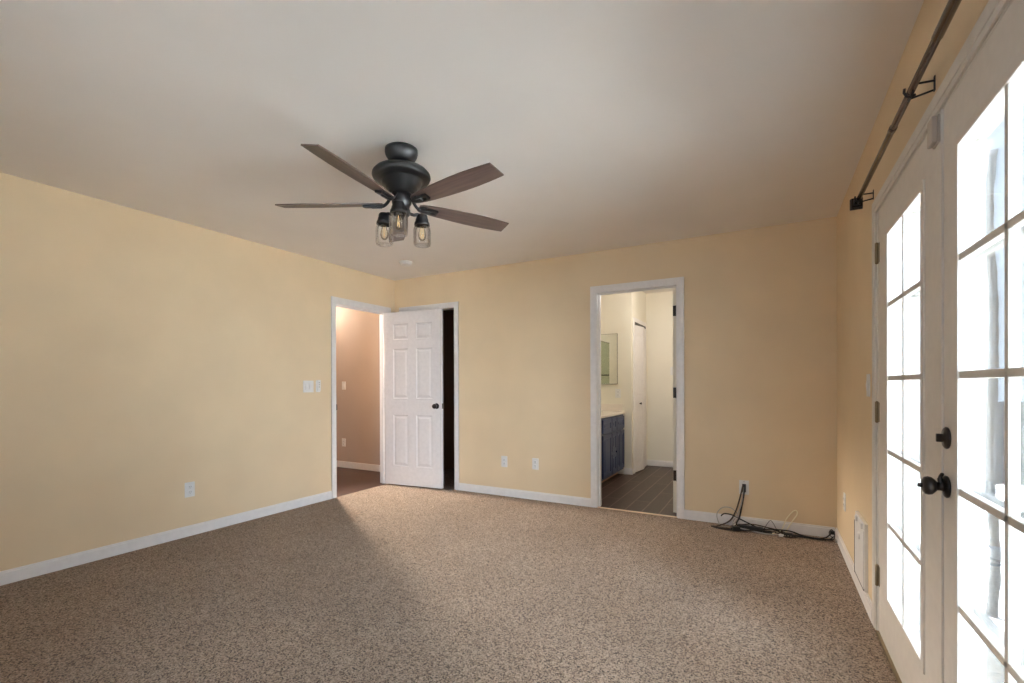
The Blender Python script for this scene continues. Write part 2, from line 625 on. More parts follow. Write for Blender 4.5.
struct(trim_x('trim_1', BA0, BA1, BAZ - .018, 0, 0.059, 0.0, TW).build('trim_1', 'trim'))
struct(trim_x('trim_2', CL0, CL1, CLZ - .018, 0, 0.057, 0.0, TW, False).build('trim_2', 'trim'))
m = MB()
z = ENZ - 0.018
m.box(-TW, 0, EN0 - .018 + .018, EN0 + .012, 0, z)
m.box(-TW, 0, EN1 - .012, EN1, 0, z + .018)
m.box(-TW, 0, EN0, EN1, z, z + .018)
m.box(-.080, -.045, EN1 - .023, EN1 - .012, 0, z, .002)
m.box(-.080, -.045, EN0 + .012, EN1 - .012, z - .011, z, .002)
for tt, ins in ((.0105, 0.0), (.015, .022)):
    m.box(0, tt, EN0 - .052, EN0 + .006 - ins, 0, z + .006 + ins, .003)
    m.box(0, tt, EN1 - .006 + ins, EN1 + .046, 0, z + .006 + ins, .003)
    m.box(0, tt, EN0 - .052, EN1 + .046, z + .006 + ins, z + .071, .003)
tr3 = struct(m.build('trim_3', 'trim'))
MB().box(.0, .0165, EN0 + .004, EN0 + .013, .915, .975, .001).build('strike_plate', 'darkhinge', tr3)
# french door frame: jamb, casing, threshold
m = MB()
m.box(W - .001, W + .14, FR1 - .030, FR1, 0, FRZ)
m.box(W - .001, W + .14, FR0, FR0 + .030, 0, FRZ)
m.box(W - .001, W + .14, FR0, FR1, FRZ - .010, FRZ + .002)
for tt, ins in ((.009, 0.0), (.012, .020)):
    m.box(W - tt, W, FR1 - .004 + ins, FR1 + .063, 0, FRZ - .004 + ins, .003)
    m.box(W - tt, W, FR0 - .063, FR0 + .004 - ins, 0, FRZ - .004 + ins, .003)
    m.box(W - tt, W, FR0 - .063, FR1 + .063, FRZ - .004 + ins, FRZ + .055, .003)
struct(m.build('trim_4', 'french'))
struct(MB().box(W - .012, W + .14, FR0 + .03, FR1 - .03, -.01, .012, .003).build('trim_5', 'brass'))
struct(MB().box(BA0, BA1, -0.004, 0.022, 0, .007, .002).build('trim_6', 'threshold'))
# casing of the linen closet opening
m = MB()
for a, b, c, d in ((LO0 - .055, LO0, 0, LZ + .055), (LO1, LO1 + .055, 0, LZ + .055), (LO0, LO1, LZ, LZ + .055)):
    m.box(LX, LX + .014, a, b, c, d, .003)
struct(m.build('trim_7', 'trim'))

# ------------------------------------------------------------------ panelled doors
RINGS = [(.010, .007), (.020, .007), (.042, .0015)]
def slab(w_, h_, t_, xs, zs, panels, rings=RINGS, both=True):
    """door slab: x 0..w, y -t..0, z 0..h; panels moulded on both faces"""
    m = MB()
    m.panel_face(xs, zs, panels, -t_, -1, rings)
    m.panel_face(xs, zs, panels if both else set(), 0.0, 1, rings)
    bm = m.bm
    def q(*ps):
        bm.faces.new([bm.verts.new(p) for p in ps])
    q((0, -t_, 0), (0, 0, 0), (0, 0, h_), (0, -t_, h_))
    q((w_, -t_, 0), (w_, 0, 0), (w_, 0, h_), (w_, -t_, h_))
    q((0, -t_, 0), (w_, -t_, 0), (w_, 0, 0), (0, 0, 0))
    q((0, -t_, h_), (w_, -t_, h_), (w_, 0, h_), (0, 0, h_))
    return m

def knob(parent, x, y, z, sgn, mat='bronze', name='door_knob'):
    m = MB()
    s = sgn
    m.lathe([(0, y), (.032, y), (.032, y + s * .006), (.026, y + s * .010), (.013, y + s * .013), (.011, y + s * .030),
             (.017, y + s * .035), (.026, y + s * .043), (.0285, y + s * .052), (.025, y + s * .062), (.012, y + s * .068), (0, y + s * .069)],
            28, (x, 0, z), 'y')
    return m.build(name, mat, parent)

d1 = struct(empty('door_1', (0.006, -0.130, 0.012), math.radians(5.8)),
            'white six-panel door standing open in front of the closet', 'door')
Z6 = [0, .218, .815, 1.005, 1.585, 1.69, 1.875, 2.015]
slab(.762, 2.015, .035, [0, .105, .315, .425, .640, .762], Z6,
     {(1, 1), (3, 1), (1, 3), (3, 3), (1, 5), (3, 5)}).build('leaf', 'doorpaint', d1)
knob(d1, .700, -.035, .925, -1)
knob(d1, .700, 0, .925, 1)
MB().box(.7625, .7635, -.030, -.005, .895, .955).build('latch_plate', 'steel', d1)
for hz in (.22, 1.02, 1.80):
    hg = MB()
    hg.lathe([(0, hz - .045), (.006, hz - .045), (.006, hz + .045), (0, hz + .045)], 14, (-.002, .004, 0))
    hg.box(-.0015, .0, -.032, .0, hz - .045, hz + .045)
    hg.build('hinge', 'darkhinge', d1)

# bathroom door, swung fully into the bathroom; its hinge edge faces the bedroom
d2 = struct(empty('door_2', (BA1 - .018, TW + .008, 0.012), math.radians(89.0)),
            'cream bathroom door swung open inside the bathroom', 'door')
slab(.705, 2.02, .035, [0, .10, .30, .40, .60, .705], Z6[:-1] + [2.02],
     {(1, 1), (3, 1), (1, 3), (3, 3), (1, 5), (3, 5)}).build('leaf', 'bathwall', d2)
# the slab lies at y -t..0 of the door, which after the turn is the +x side: push it to the -x side
d2.children[0].location = (0, .035, 0)
for hz in (.335, 1.085, 1.825):
    hg = MB()
    hg.box(-.003, -.0002, .004, .033, hz - .047, hz + .047)
    hg.lathe([(0, hz - .05), (.006, hz - .05), (.006, hz + .05), (0, hz + .05)], 14, (-.004, .002, 0))
    hg.build('hinge', 'darkhinge', d2)
knob(d2, .645, .035, .93, 1)
knob(d2, .645, 0, .93, -1)

# ------------------------------------------------------------------ french doors
FW, FH, FT = .914, 1.972, .044
LZ0, LZ1, LSX = .200, 1.838, .172
def french_leaf(name, y_start, label, a=LSX, b=FW - LSX):
    """leaf hung on the french-door wall; local x runs towards the camera (-y), local -y faces the room"""
    root = struct(empty(name, (W + FT, y_start, 0.010), -PI / 2), label, 'door')
    c, d = LZ0, LZ1
    m = MB()
    m.box(0, a + .012, -FT, 0, 0, FH)
    m.box(b - .012, FW, -FT, 0, 0, FH)
    m.box(a + .012, b - .012, -FT, 0, 0, c + .012)
    m.box(a + .012, b - .012, -FT, 0, d - .012, FH)
    m.build('leaf', 'french', root)
    m = MB()
    fwd = .032
    for y0, y1 in ((-FT - .006, -FT + .010), (-.010, .006)):
        m.box(a, a + fwd, y0, y1, c, d, .004)
        m.box(b - fwd, b, y0, y1, c, d, .004)
        m.box(a + fwd - .004, b - fwd + .004, y0, y1, c, c + fwd, .004)
        m.box(a + fwd - .004, b - fwd + .004, y0, y1, d - fwd, d, .004)
    # inner return of the frame between the two sides of the door
    m.box(a + .012, a + fwd - .006, -FT + .004, -.004, c + .012, d - .012)
    m.box(b - fwd + .006, b - .012, -FT + .004, -.004, c + .012, d - .012)
    m.box(a + .012, b - .012, -FT + .004, -.004, c + .012, c + fwd - .006)
    m.box(a + .012, b - .012, -FT + .004, -.004, d - fwd + .006, d - .012)
    m.build('lite_frame', 'french', root)
    cx = (a + b) / 2
    n = MB()
    n.box(cx - .010, cx + .010, -FT - .002, -.026, c + fwd - .004, d - fwd + .004, .004)
    n.box(cx - .010, cx + .010, -.018, .002, c + fwd - .004, d - fwd + .004, .004)
    n.build('muntin', 'french', root)
    for k in range(1, 5):
        zz = c + .046 + .3168 * k - .010
        n = MB()
        n.box(a + fwd - .004, b - fwd + .004, -FT - .002, -.026, zz - .010, zz + .010, .004)
        n.box(a + fwd - .004, b - fwd + .004, -.018, .002, zz - .010, zz + .010, .004)
        n.build('muntin', 'french', root)
    MB().box(a + .014, b - .014, -.0245, -.0195, c + .014, d - .014).build('window_pane', 'glass', root)
    return root

d3 = french_leaf('door_3', FR1 - .034, 'white ten-pane french door leaf with dull hinges, nearer the far corner')
d4 = french_leaf('door_4', FR1 - .034 - FW - .003, 'white ten-pane french door leaf carrying the dark knob and deadbolt', .116, .748)
for hz in (.262, 1.030, 1.775):
    h = MB()
    h.lathe([(0, hz - .052), (.004, hz - .050), (.0075, hz - .047), (.0075, hz + .047), (.004, hz + .050), (0, hz + .052)], 16, (-.004, -FT - .007, 0))
    h.box(-.030, -.004, -FT - .003, -FT - .0005, hz - .045, hz + .045)
    h.box(-.004, .020, -FT - .002, -FT + .0005, hz - .045, hz + .045)
    h.build('hinge', 'brass', d3)
MB().box(FW - .018, FW + .018, -FT - .006, -FT, 0, FH, .002).build('astragal', 'french', d3)
# hardware of the active leaf
hx = .048
m = MB()
m.lathe([(0, 0), (.031, 0), (.032, -.004), (.028, -.008), (.012, -.010), (.011, -.014), (0, -.014)], 32, (hx, -FT, 1.006), 'y')
m.box(hx - .005, hx + .005, -FT - .026, -FT - .010, 1.006 - .012, 1.006 + .012, .003)
m.build('deadbolt', 'bronze', d4)
m = MB()
y = -FT
m.lathe([(0, y), (.031, y), (.032, y - .004), (.028, y - .008), (.016, y - .010), (.0125, y - .013), (.0125, y - .024), (.018, y - .028),
         (.0255, y - .036), (.0270, y - .044), (.0245, y - .052), (.014, y - .057), (0, y - .058)], 32, (hx, 0, .865), 'y')
m.lathe([(0, y - .057), (.007, y - .057), (.007, y - .065), (.005, y - .067), (0, y - .067)], 16, (hx, 0, .865), 'y')
m.tube(curve_pts([(hx, y - .014, .872), (hx - .002, y - .016, .890), (hx + .004, y - .012, .904)], 5), [.007] * 5 + [.005] * 5 + [.003], 8)
m.build('door_knob', 'bronze', d4)

# ------------------------------------------------------------------ ceiling fan
FC = (2.245, -2.368)
fan = empty('ceiling_fan', (FC[0], FC[1], H))
tag(fan, 'black ceiling fan with five dark wood blades and three glass jar lights', 'ceiling fan')
def fz(z):
    return z - H
MB().lathe([(0, 0), (.086, 0), (.087, -.018), (.083, -.034), (.070, -.056), (.054, -.068), (.040, -.072), (0, -.073)], 48).build('canopy', 'black', fan)
MB().lathe([(0, -.060), (.021, -.062), (.024, -.075), (.019, -.082), (.017, -.110), (.030, -.114), (.030, -.122), (0, -.122)], 28).build('downrod', 'black', fan)
MB().lathe([(0, -.100), (.050, -.101), (.110, -.107), (.138, -.116), (.152, -.132), (.155, -.146), (.151, -.156), (.146, -.162), (.122, -.166),
            (.104, -.171), (.100, -.194), (.084, -.201), (.082, -.212), (.068, -.222), (.064, -.238), (0, -.240)], 56).build('motor_housing', 'black', fan)
MB().lathe([(0, -.225), (.056, -.230), (.057, -.262), (.052, -.268), (.052, -.288), (.044, -.298), (.040, -.318), (.046, -.324), (.046, -.345),
            (.034, -.358), (.012, -.364), (.009, -.376), (0, -.378)], 40).build('switch_housing', 'black', fan)
BLZ = fz(2.148)
for k in range(5):
    ang = math.radians(-81 + 72 * k)
    R = Matrix.Rotation(ang, 4, 'Z')
    P = Matrix.Translation((0, 0, BLZ)) @ Matrix.Rotation(math.radians(-12.5), 4, 'X')
    side = [(.098, .024), (.115, .034), (.15, .041), (.22, .048), (.32, .0545), (.42, .0585), (.50, .0585), (.58, .0550), (.664, .0485)]
    outl = [(x, -y) for x, y in side] + [(x + (0.004 if i == 0 else 0), y) for i, (x, y) in enumerate(reversed(side))]
    bl = MB()
    bl.merge(MB().prism(outl, -.003, .003), P)
    b_ = bl.build('blade', 'blade', fan)
    b_.matrix_local = R
    ir = MB()
    ir.tube(curve_pts([(.048, 0, fz(2.196)), (.062, 0, fz(2.180)), (.082, 0, fz(2.152)), (.105, 0, fz(2.138)), (.135, 0, fz(2.139))], 6), .0085, 10)
    t = MB()
    t.prism([(.098, -.016), (.115, -.024), (.135, -.026), (.140, -.022), (.140, .022), (.135, .026), (.115, .024), (.098, .016)], -.010, -.003)
    t.box(.132, .205, -.021, -.009, -.016, -.003, .004)
    t.box(.132, .205, .009, .021, -.016, -.003, .004)
    t.box(.193, .207, -.021, .021, -.016, -.003, .004)
    t.box(.110, .165, -.010, .010, -.020, -.003, .004)
    ir.merge(t, P)
    i_ = ir.build('blade_iron', 'black', fan)
    i_.matrix_local = R
JR = .118
for k in range(3):
    ang = math.radians(-56 + 120 * k)
    R = Matrix.Rotation(ang, 4, 'Z')
    lk = empty('jar_light', (0, 0, 0), ang)
    lk.parent = fan
    am = MB()
    am.tube(curve_pts([(.038, 0, fz(2.108)), (.070, 0, fz(2.104)), (.092, 0, fz(2.112)), (JR, 0, fz(2.108))], 6), .0085, 10)
    am.lathe([(0, fz(2.120)), (.016, fz(2.119)), (.027, fz(2.115)), (.031, fz(2.106)), (.031, fz(2.094)), (.0345, fz(2.090)), (.0355, fz(2.078)),
              (.041, fz(2.070)), (.0425, fz(2.056)), (.038, fz(2.054)), (.036, fz(2.066)), (0, fz(2.070))], 32, (JR, 0, 0))
    am.build('socket', 'black', lk)
    jr = MB()
    outer = [(.0355, 2.060), (.0385, 2.052), (.045, 2.042), (.0478, 2.030), (.0478, 1.958), (.045, 1.946), (.036, 1.941), (.020, 1.943), (0, 1.944)]
    inner = [(0, 1.948), (.034, 1.946), (.0425, 1.951), (.0452, 1.960), (.0452, 2.029), (.0425, 2.041), (.036, 2.051), (.0330, 2.060)]
    jr.lathe([(r, fz(z)) for r, z in outer + inner + [(.0355, 2.060)]], 36, (JR, 0, 0))
    jr.build('glass_jar', 'jar', lk)
    bu = MB()
    bu.lathe([(0, fz(2.052)), (.012, fz(2.050)), (.013, fz(2.040)), (.019, fz(2.022)), (.0225, fz(2.002)), (.019, fz(1.984)), (.010, fz(1.974)), (0, fz(1.972))], 28, (JR, 0, 0))
    bu.build('bulb', 'amber', lk)
    fl = MB()
    fl.tube(curve_pts([(JR -0.005, 0, fz(2.045)), (JR -0.007, .003, fz(2.012)), (JR -0.002, .005, fz(1.985)), (JR +0.003, 0, fz(2.010)), (JR +0.006, -.004, fz(1.986)), (JR +0.006, 0, fz(2.045))], 6), .0012, 6)
    fl.build('filament', 'filament', lk)

# ------------------------------------------------------------------ smoke detector
sd = empty('smoke_detector', (.707, -.600, H))
tag(sd, 'round white smoke detector on the ceiling beyond the fan', 'smoke detector')
MB().lathe([(0, 0), (.068, 0), (.068, -.010), (.062, -.014), (0, -.014)], 40).build('base', 'plastic', sd)
MB().lathe([(0, -.012), (.058, -.014), (.056, -.030), (.048, -.036), (.020, -.038), (0, -.038)], 40).build('cover', 'plastic', sd)

# ------------------------------------------------------------------ curtain rod
RX, RZ = W - .058, 2.094
cr = empty('curtain_rod', (W, -1.40, RZ))
tag(cr, 'dark metal curtain rod with square end finial above the french doors', 'curtain rod')
def L(x, y, z):
    return (x - W, y + 1.40, z - RZ)
MB().tube([L(RX, -1.37, RZ), L(RX, -2.74, RZ)], .0105, 20).build('inner_rod', 'rodmetal', cr)
MB().tube([L(RX, -2.66, RZ), L(RX, -3.62, RZ)], .0130, 20).build('outer_rod', 'rodmetal', cr)
MB().tube([L(RX, -2.13, RZ), L(RX, -2.16, RZ)], .0125, 20).build('joint_ring', 'rodmetal', cr)
def square_finial(y0, s):
    m = MB()
    for k, h in enumerate((.024, .026, .027, .022)):
        ya, yb = sorted((y0 + s * k * .013, y0 + s * (k * .013 + .008)))
        m.box(RX - h - W, RX + h - W, ya + 1.40, yb + 1.40, -h, h, .002)
    ya, yb = sorted((y0 - s * .015, y0 + s * .045))
    m.box(RX - .014 - W, RX + .014 - W, ya + 1.40, yb + 1.40, -.014, .014, .002)
    return m
square_finial(-1.365, 1).build('finial', 'bronze', cr)
square_finial(-3.625, -1).build('finial', 'bronze', cr)
for yb in (-1.425, -2.395, -3.40):
    m = MB()
    m.box(-.003, 0, yb - .006 + 1.40, yb + .006 + 1.40, -.016, .030, .001)
    for dy, dz in ((-.022, .014), (.022, -.010)):
        m.tube([L(W - .001, yb + dy * .2, RZ + dz), L(RX - .004, yb + dy, RZ + dz - .004)], .0032, 8)
    m.tube([L(RX, yb - .03, RZ - .016), L(RX, yb + .03, RZ - .016)], .0035, 8)
    m.tube([L(RX - .016, yb, RZ + .012), L(RX - .017, yb, RZ), L(RX - .010, yb, RZ - .014), L(RX, yb, RZ - .0165), L(RX + .011, yb, RZ - .013)], .0040, 8)
    m.build('bracket', 'black', cr)

# ------------------------------------------------------------------ wall plates
def plate_mtx(p, normal):
    n = Vector(normal)
    zz = Vector((0, 0, 1))
    xx = (-n).cross(zz) * -1          # local x to the viewer's right
    m_ = Matrix((xx, -n, zz)).transposed().to_4x4()   # local -y looks out of the wall
    m_.translation = Vector(p)
    return m_

def outlet(p, normal, label, plug=False):
    o = empty('wall_outlet', p)
    o.matrix_world = plate_mtx(p, normal)
    tag(o, label, 'outlet')
    MB().box(-.036, .036, -.006, 0, -.058, .058, .003).build('cover_plate', 'plastic', o)
    for dz in (-.020, .020):
        rc = MB()
        rc.lathe([(0, -.0055), (.0165, -.0055), (.0165, -.0085), (.015, -.0092), (0, -.0092)], 24, (0, 0, dz), 'y')
        r0 = rc.build('receptacle', 'plastic', o)
        s = MB()
        s.box(-.0075, -.0052, -.0098, -.009, dz - .002, dz + .008)
        s.box(.0052, .0075, -.0098, -.009, dz - .001, dz + .007)
        s.lathe([(0, -.009), (.0024, -.009), (.0024, -.0098), (0, -.0098)], 12, (0, 0, dz - .008), 'y')
        s.build('slots', 'slot', r0)
    return o

def switch(p, normal, label, gangs=1):
    o = empty('light_switch', p)
    o.matrix_world = plate_mtx(p, normal)
    tag(o, label, 'light switch')
    hw = .036 + .0225 * (gangs - 1)
    MB().box(-hw, hw, -.006, 0, -.058, .058, .003).build('cover_plate', 'plastic', o)
    for g in range(gangs):
        cx = (g - (gangs - 1) / 2) * .045
        r = MB()
        r.box(cx - .0165, cx + .0165, -.0075, -.005, -.033, .033, .001)
        pr = r.build('rocker_frame', 'slot' if False else 'plastic', o)
        q = MB()
        q.prism([(-.030, -.0075), (.030, -.0075), (.030, -.0088), (0, -.0125), (-.030, -.0098)], cx - .0145, cx + .0145)
        me_rot = MB().merge(q, Matrix(((0, 0, 1, 0), (0, 1, 0, 0), (1, 0, 0, 0), (0, 0, 0, 1))))
        me_rot.build('rocker', 'plastic', o)
    return o

switch((0, -1.222, 1.163), (1, 0, 0), 'double white rocker switch on the beige wall beside the open entry', 2)
rem = empty('fan_remote', (0, -1.110, 1.167))
rem.matrix_world = plate_mtx((0, -1.110, 1.167), (1, 0, 0))
tag(rem, 'slim white fan remote in its cradle next to the double switch', 'remote')
MB().box(-.024, .024, -.008, 0, -.060, .056, .003).build('cradle', 'plastic', rem)
MB().box(-.019, .019, -.022, -.006, -.048, .060, .005).build('handset', 'plastic', rem)
m = MB()
for k in range(3):
    m.box(-.006, .006, -.0226, -.0215, -.014 + k * .022, -.004 + k * .022, .002)
m.build('buttons', 'cordgrey', rem)
outlet((0, -2.303, .362), (1, 0, 0), 'white outlet low on the long beige wall across from the french doors')
outlet((1.525, 0, .363), (0, -1, 0), 'white outlet on the far wall, the one closer to the open panel door')
outlet((1.890, 0, .366), (0, -1, 0), 'white outlet on the far wall, the one closer to the bathroom doorway')
outlet((W, -.430, .372), (-1, 0, 0), 'white outlet above the baseboard between room corner and pet door')
switch((W, -1.300, 1.165), (-1, 0, 0), 'white switch plate beside the french door casing')
switch((-1.345, HY1, 1.170), (0, -1, 0), 'white switch on the taupe hall wall seen through the entry')
outlet((-1.350, HY1, .357), (0, -1, 0), 'white outlet low on the taupe hall wall')
outlet((2.235, LY0, 1.055), (0, -1, 0), 'white outlet on bathroom wall just under the mirror cabinet')
switch((2.790, BY1, 1.36), (0, -1, 0), 'small white switch on the far bathroom wall')
# cable pass-through plate
cp = empty('cable_plate', (3.797, 0, .323))
cp.matrix_world = plate_mtx((3.797, 0, .323), (0, -1, 0))
tag(cp, 'white wall plate with cables coming out of its opening', 'cable plate')
m = MB()
m.box(-.036, -.014, -.006, 0, -.058, .058, .002)
m.box(.014, .036, -.006, 0, -.058, .058, .002)
m.box(-.014, .014, -.006, 0, .028, .058, .002)
m.box(-.014, .014, -.006, 0, -.058, -.040, .002)
m.build('cover_plate', 'plastic', cp)
MB().box(-.015, .015, -.002, -.0005, -.041, .029).build('opening', 'slot', cp)
for dz in (.048, -.050):
    MB().lathe([(0, -.006), (.003, -.006), (.003, -.0072), (0, -.0075)], 12, (0, 0, dz), 'y').build('screw', 'steel', cp)

# ------------------------------------------------------------------ pet door on the french-door wall
pd = empty('pet_door', (W, -1.125, .262))
pd.matrix_world = plate_mtx((W, -1.125, .262), (-1, 0, 0))
tag(pd, 'white plastic pet door set in the wall above the baseboard', 'pet door')
m = MB()
hw, z0, z1 = .150, -.178, .178
m.box(-hw, -hw + .035, -.016, 0, z0, z1, .003)
m.box(hw - .035, hw, -.016, 0, z0, z1, .003)
m.box(-hw + .03, hw - .03, -.016, 0, z1 - .06, z1, .003)
m.box(-hw + .03, hw - .03, -.016, 0, z0, z0 + .035, .003)
m.build('frame', 'plastic', pd)
MB().box(-hw + .034, hw - .034, -.010, -.002, z0 + .034, z1 - .058, .002).build('flap', 'doorflap', pd)
MB().box(-hw + .012, hw - .012, -.020, -.014, z0 + .012, z1 - .040, .002).build('closing_panel', 'plastic', pd)
m = MB()
m.box(hw - .0125, hw - .005, -.0215, -.014, z0 + .004, z1 - .050)
m.box(-hw + .008, hw - .005, -.0195, -.014, z0 + .004, z0 + .0125)
m.build('gasket', 'rubber', pd)
m = MB()
m.lathe([(0, -.019), (.022, -.019), (.022, -.024), (.016, -.027), (0, -.028)], 28, (-.02, 0, z1 - .095), 'y')
m.box(-.10, -.06, -.026, -.014, z1 - .040, z1 - .010, .004)
m.box(.06, .10, -.026, -.014, z1 - .040, z1 - .010, .004)
m.build('latch', 'plastic', pd)

# ------------------------------------------------------------------ alarm sensor over the meeting of the french doors
se = empty('door_sensor', (W - .006, -2.446, 1.930))
tag(se, 'small boxy alarm sensor fixed where the french doors meet at the top', 'sensor')
MB().box(-.006, 0, -.027, .027, -.041, .041, .002).build('base', 'cream', se)
MB().box(-.020, -.006, -.025, .025, -.039, .039, .005).build('cover', 'cream', se)

# ------------------------------------------------------------------ cables in the far corner
def cord(name, pts, r, mat, label, extra=None):
    o = MB()
    o.tube(curve_pts(pts, 8), r, 8)
    if extra:
        root = empty(name, (pts[0][0], pts[0][1], 0))
        tag(root, label, 'cable', 'loose cables in the corner')
        off = Matrix.Translation((-pts[0][0], -pts[0][1], 0))
        t = MB().merge(o, off)
        t.build('cord', mat, root)
        for nm, mb, mt in extra:
            MB().merge(mb, off).build(nm, mt, root)
        return root
    ob = o.build(name, mat)
    tag(ob, label, 'cable', 'loose cables in the corner')
    return ob
cord('cable', [(3.790, .0, .336), (3.786, -.012, .325), (3.765, -.035, .227), (3.735, -.055, .125), (3.690, -.085, .050), (3.605, -.115, .008),
               (3.560, -.135, .006), (3.610, -.150, .006), (3.690, -.150, .008), (3.76, -.14, .010)], .0056, 'cordbrown',
     'brown cord hanging from the wall plate and looping onto the carpet')
cord('cable', [(3.803, .0, .336), (3.803, -.012, .322), (3.786, -.030, .200), (3.766, -.050, .090), (3.745, -.075, .030), (3.80, -.10, .008), (3.90, -.11, .007),
               (4.00, -.12, .009)], .0062, 'cordblack',
     'thick black cord dropping straight from the wall plate')
cord('cable', [(3.797, .0, .322), (3.797, -.012, .312), (3.780, -.035, .20), (3.755, -.06, .115), (3.72, -.09, .05), (3.74, -.11, .02), (3.83, -.13, .012),
               (3.95, -.16, .008), (4.02, -.165, .012), (4.06, -.15, .020)], .0044, 'cordgrey',
     'pale grey cord hanging between the two dark cords of the wall plate')
cord('cable', [(3.628, -.055, .078), (3.640, -.06, .094), (3.662, -.06, .103), (3.712, -.06, .098), (3.772, -.065, .073), (3.845, -.075, .046),
               (3.918, -.085, .024), (4.018, -.085, .030), (4.12, -.085, .032), (4.20, -.095, .014), (4.29, -.10, .007), (4.350, -.085, .018), (4.392, -.055, .050)],
     .0050, 'cordblack', 'long black cord trailing along the baseboard into the room corner',
     [('plug', MB().box(4.380, 4.410, -.065, -.040, .040, .066, .004), 'cordblack')])
cord('cable', [(3.615, -.06, .010), (3.597, -.055, .060), (3.600, -.05, .104), (3.636, -.045, .146), (3.680, -.045, .155), (3.716, -.05, .145), (3.755, -.06, .100),
               (3.732, -.08, .040), (3.680, -.10, .010), (3.64, -.10, .006), (3.612, -.07, .012)], .0034, 'cordgrey',
     'thin grey cord coiled in an upright loop against the baseboard')
cord('cable', [(4.00, -.13, .008), (4.060, -.08, .030), (4.094, -.05, .109), (4.134, -.045, .169), (4.160, -.045, .188), (4.168, -.05, .160), (4.134, -.06, .100),
               (4.105, -.075, .050), (4.09, -.10, .010), (4.12, -.14, .006)], .0036, 'cordwhite',
     'thin ivory cord standing up in a narrow loop against the wall')
cord('cable', [(3.700, -.155, .008), (3.78, -.15, .010), (3.88, -.125, .012), (3.97, -.115, .018), (4.06, -.12, .012), (4.14, -.13, .008), (4.22, -.12, .008),
               (4.30, -.125, .008), (4.37, -.10, .010), (4.40, -.075, .030)], .0042, 'cordblack',
     'black cord lying flat on the carpet in front of the tangle')
cord('cable', [(3.94, -.07, .008), (3.960, -.05, .050), (3.985, -.045, .085), (4.005, -.05, .070), (4.030, -.07, .028), (4.05, -.10, .008)], .0022, 'cordblack',
     'thin black wire bent in a small peak above the tangle')
cord('cable', [(4.395, -.060, .012), (4.375, -.05, .045), (4.390, -.045, .072), (4.408, -.055, .050), (4.402, -.085, .018), (4.385, -.10, .008)], .0036, 'cordbrown',
     'short dark cord bunched up against the room corner')
cord('cable', [(3.575, -.150, .006), (3.64, -.175, .006), (3.72, -.185, .008), (3.80, -.165, .012), (3.90, -.135, .022), (3.99, -.10, .032), (4.08, -.115, .018),
               (4.16, -.11, .012), (4.24, -.105, .010), (4.33, -.115, .010), (4.395, -.10, .012)], .0050, 'cordblack',
     'black cord sweeping from beside the bathroom casing along the whole tangle')
cord('cable', [(3.70, -.07, .008), (3.78, -.062, .030), (3.87, -.07, .045), (3.96, -.09, .040), (4.05, -.075, .024), (4.11, -.095, .010), (4.16, -.14, .006), (4.10, -.17, .006), (4.03, -.15, .010)], .0044, 'cordbrown',
     'brown cord curling back on itself below the ivory loop')
ad = empty('power_adapter', (3.745, -.155, 0))
tag(ad, 'black power adapter brick lying among cables below the wall plate', 'power adapter')
ad.rotation_euler = (0, 0, .35)
MB().box(-.028, .028, -.020, .020, .001, .034, .005).build('body', 'cordblack', ad)
MB().box(-.040, -.027, -.007, .007, .010, .024, .003).build('strain_relief', 'cordblack', ad)
ps = empty('power_strip', (3.845, -.095, 0))
tag(ps, 'black power strip half hidden under the tangled cables', 'power strip')
ps.rotation_euler = (0, 0, -.10)
MB().box(-.090, .090, -.022, .022, .001, .036, .006).build('body', 'cordblack', ps)
for k in range(3):
    q = MB().box(-.062 + .06 * k - .014, -.062 + .06 * k + .014, -.014, .014, .0355, .0375, .001)
    q.build('socket', 'slot', ps)
pg = empty('cable_connector', (4.062, -.160, 0))
tag(pg, 'white connector end lying on the carpet among dark cables', 'connector')
MB().box(-.020, .014, -.009, .009, .002, .020, .004).build('grip', 'plastic', pg)
MB().box(.013, .028, -.006, .006, .005, .017, .001).build('contact', 'steel', pg)
sp = empty('cable_splitter', (4.105, -.135, 0))
tag(sp, 'small black splitter box among the cables near the ivory loop', 'splitter')
MB().box(-.030, .030, -.018, .018, .001, .028, .005).build('body', 'cordblack', sp)
m = MB()
for dx in (-.018, 0, .018):
    m.lathe([(0, -.018), (.005, -.018), (.005, -.030), (0, -.030)], 12, (dx, 0, .014), 'y')
m.build('port', 'steel', sp)
pw = empty('cable_plug', (4.418, -.120, 0))
tag(pw, 'grey plug end on the carpet in the room corner', 'plug')
MB().box(-.010, .008, -.018, .014, .001, .022, .004).build('body', 'cordgrey', pw)
MB().box(-.004, -.002, -.032, -.017, .008, .014).build('prong', 'steel', pw)
MB().box(.002, .004, -.032, -.017, .008, .014).build('prong', 'steel', pw)

# ------------------------------------------------------------------ bathroom fittings
VX, VY0, VY1 = 2.305, .40, LY0
vn = empty('vanity_cabinet', (BX0 + .004, VY0, 0))
tag(vn, 'navy blue bathroom vanity cabinet with raised panel doors and drawers', 'cabinet')
m = MB()
D = VX - BX0 - .004
m.box(0.0, D, 0, VY1 - VY0 - .001, .070, .790)
m.build('body', 'navy', vn)
MB().box(0.0, D - .075, .01, VY1 - VY0 - .001, 0.0, .071).build('toe_kick', 'kickwood', vn)
VR = [(.010, .010), (.026, .010), (.046, .003)]
def front(name, ya, yb, za, zb, kn=True):
    """a raised-panel front on the x = VX face (local x runs along y)"""
    s_ = slab(yb - ya, zb - za, .018, [0, .040, yb - ya - .040, yb - ya], [0, .040, zb - za - .040, zb - za], {(1, 1)},
              [(.007, .006), (.014, .006), (.030, .001)], False)
    t = MB().merge(s_, Matrix.Translation((D + .0, ya, za)) @ Matrix.Rotation(PI / 2, 4, 'Z'))
    return t.build(name, 'navy', vn)
yy = VY1 - VY0
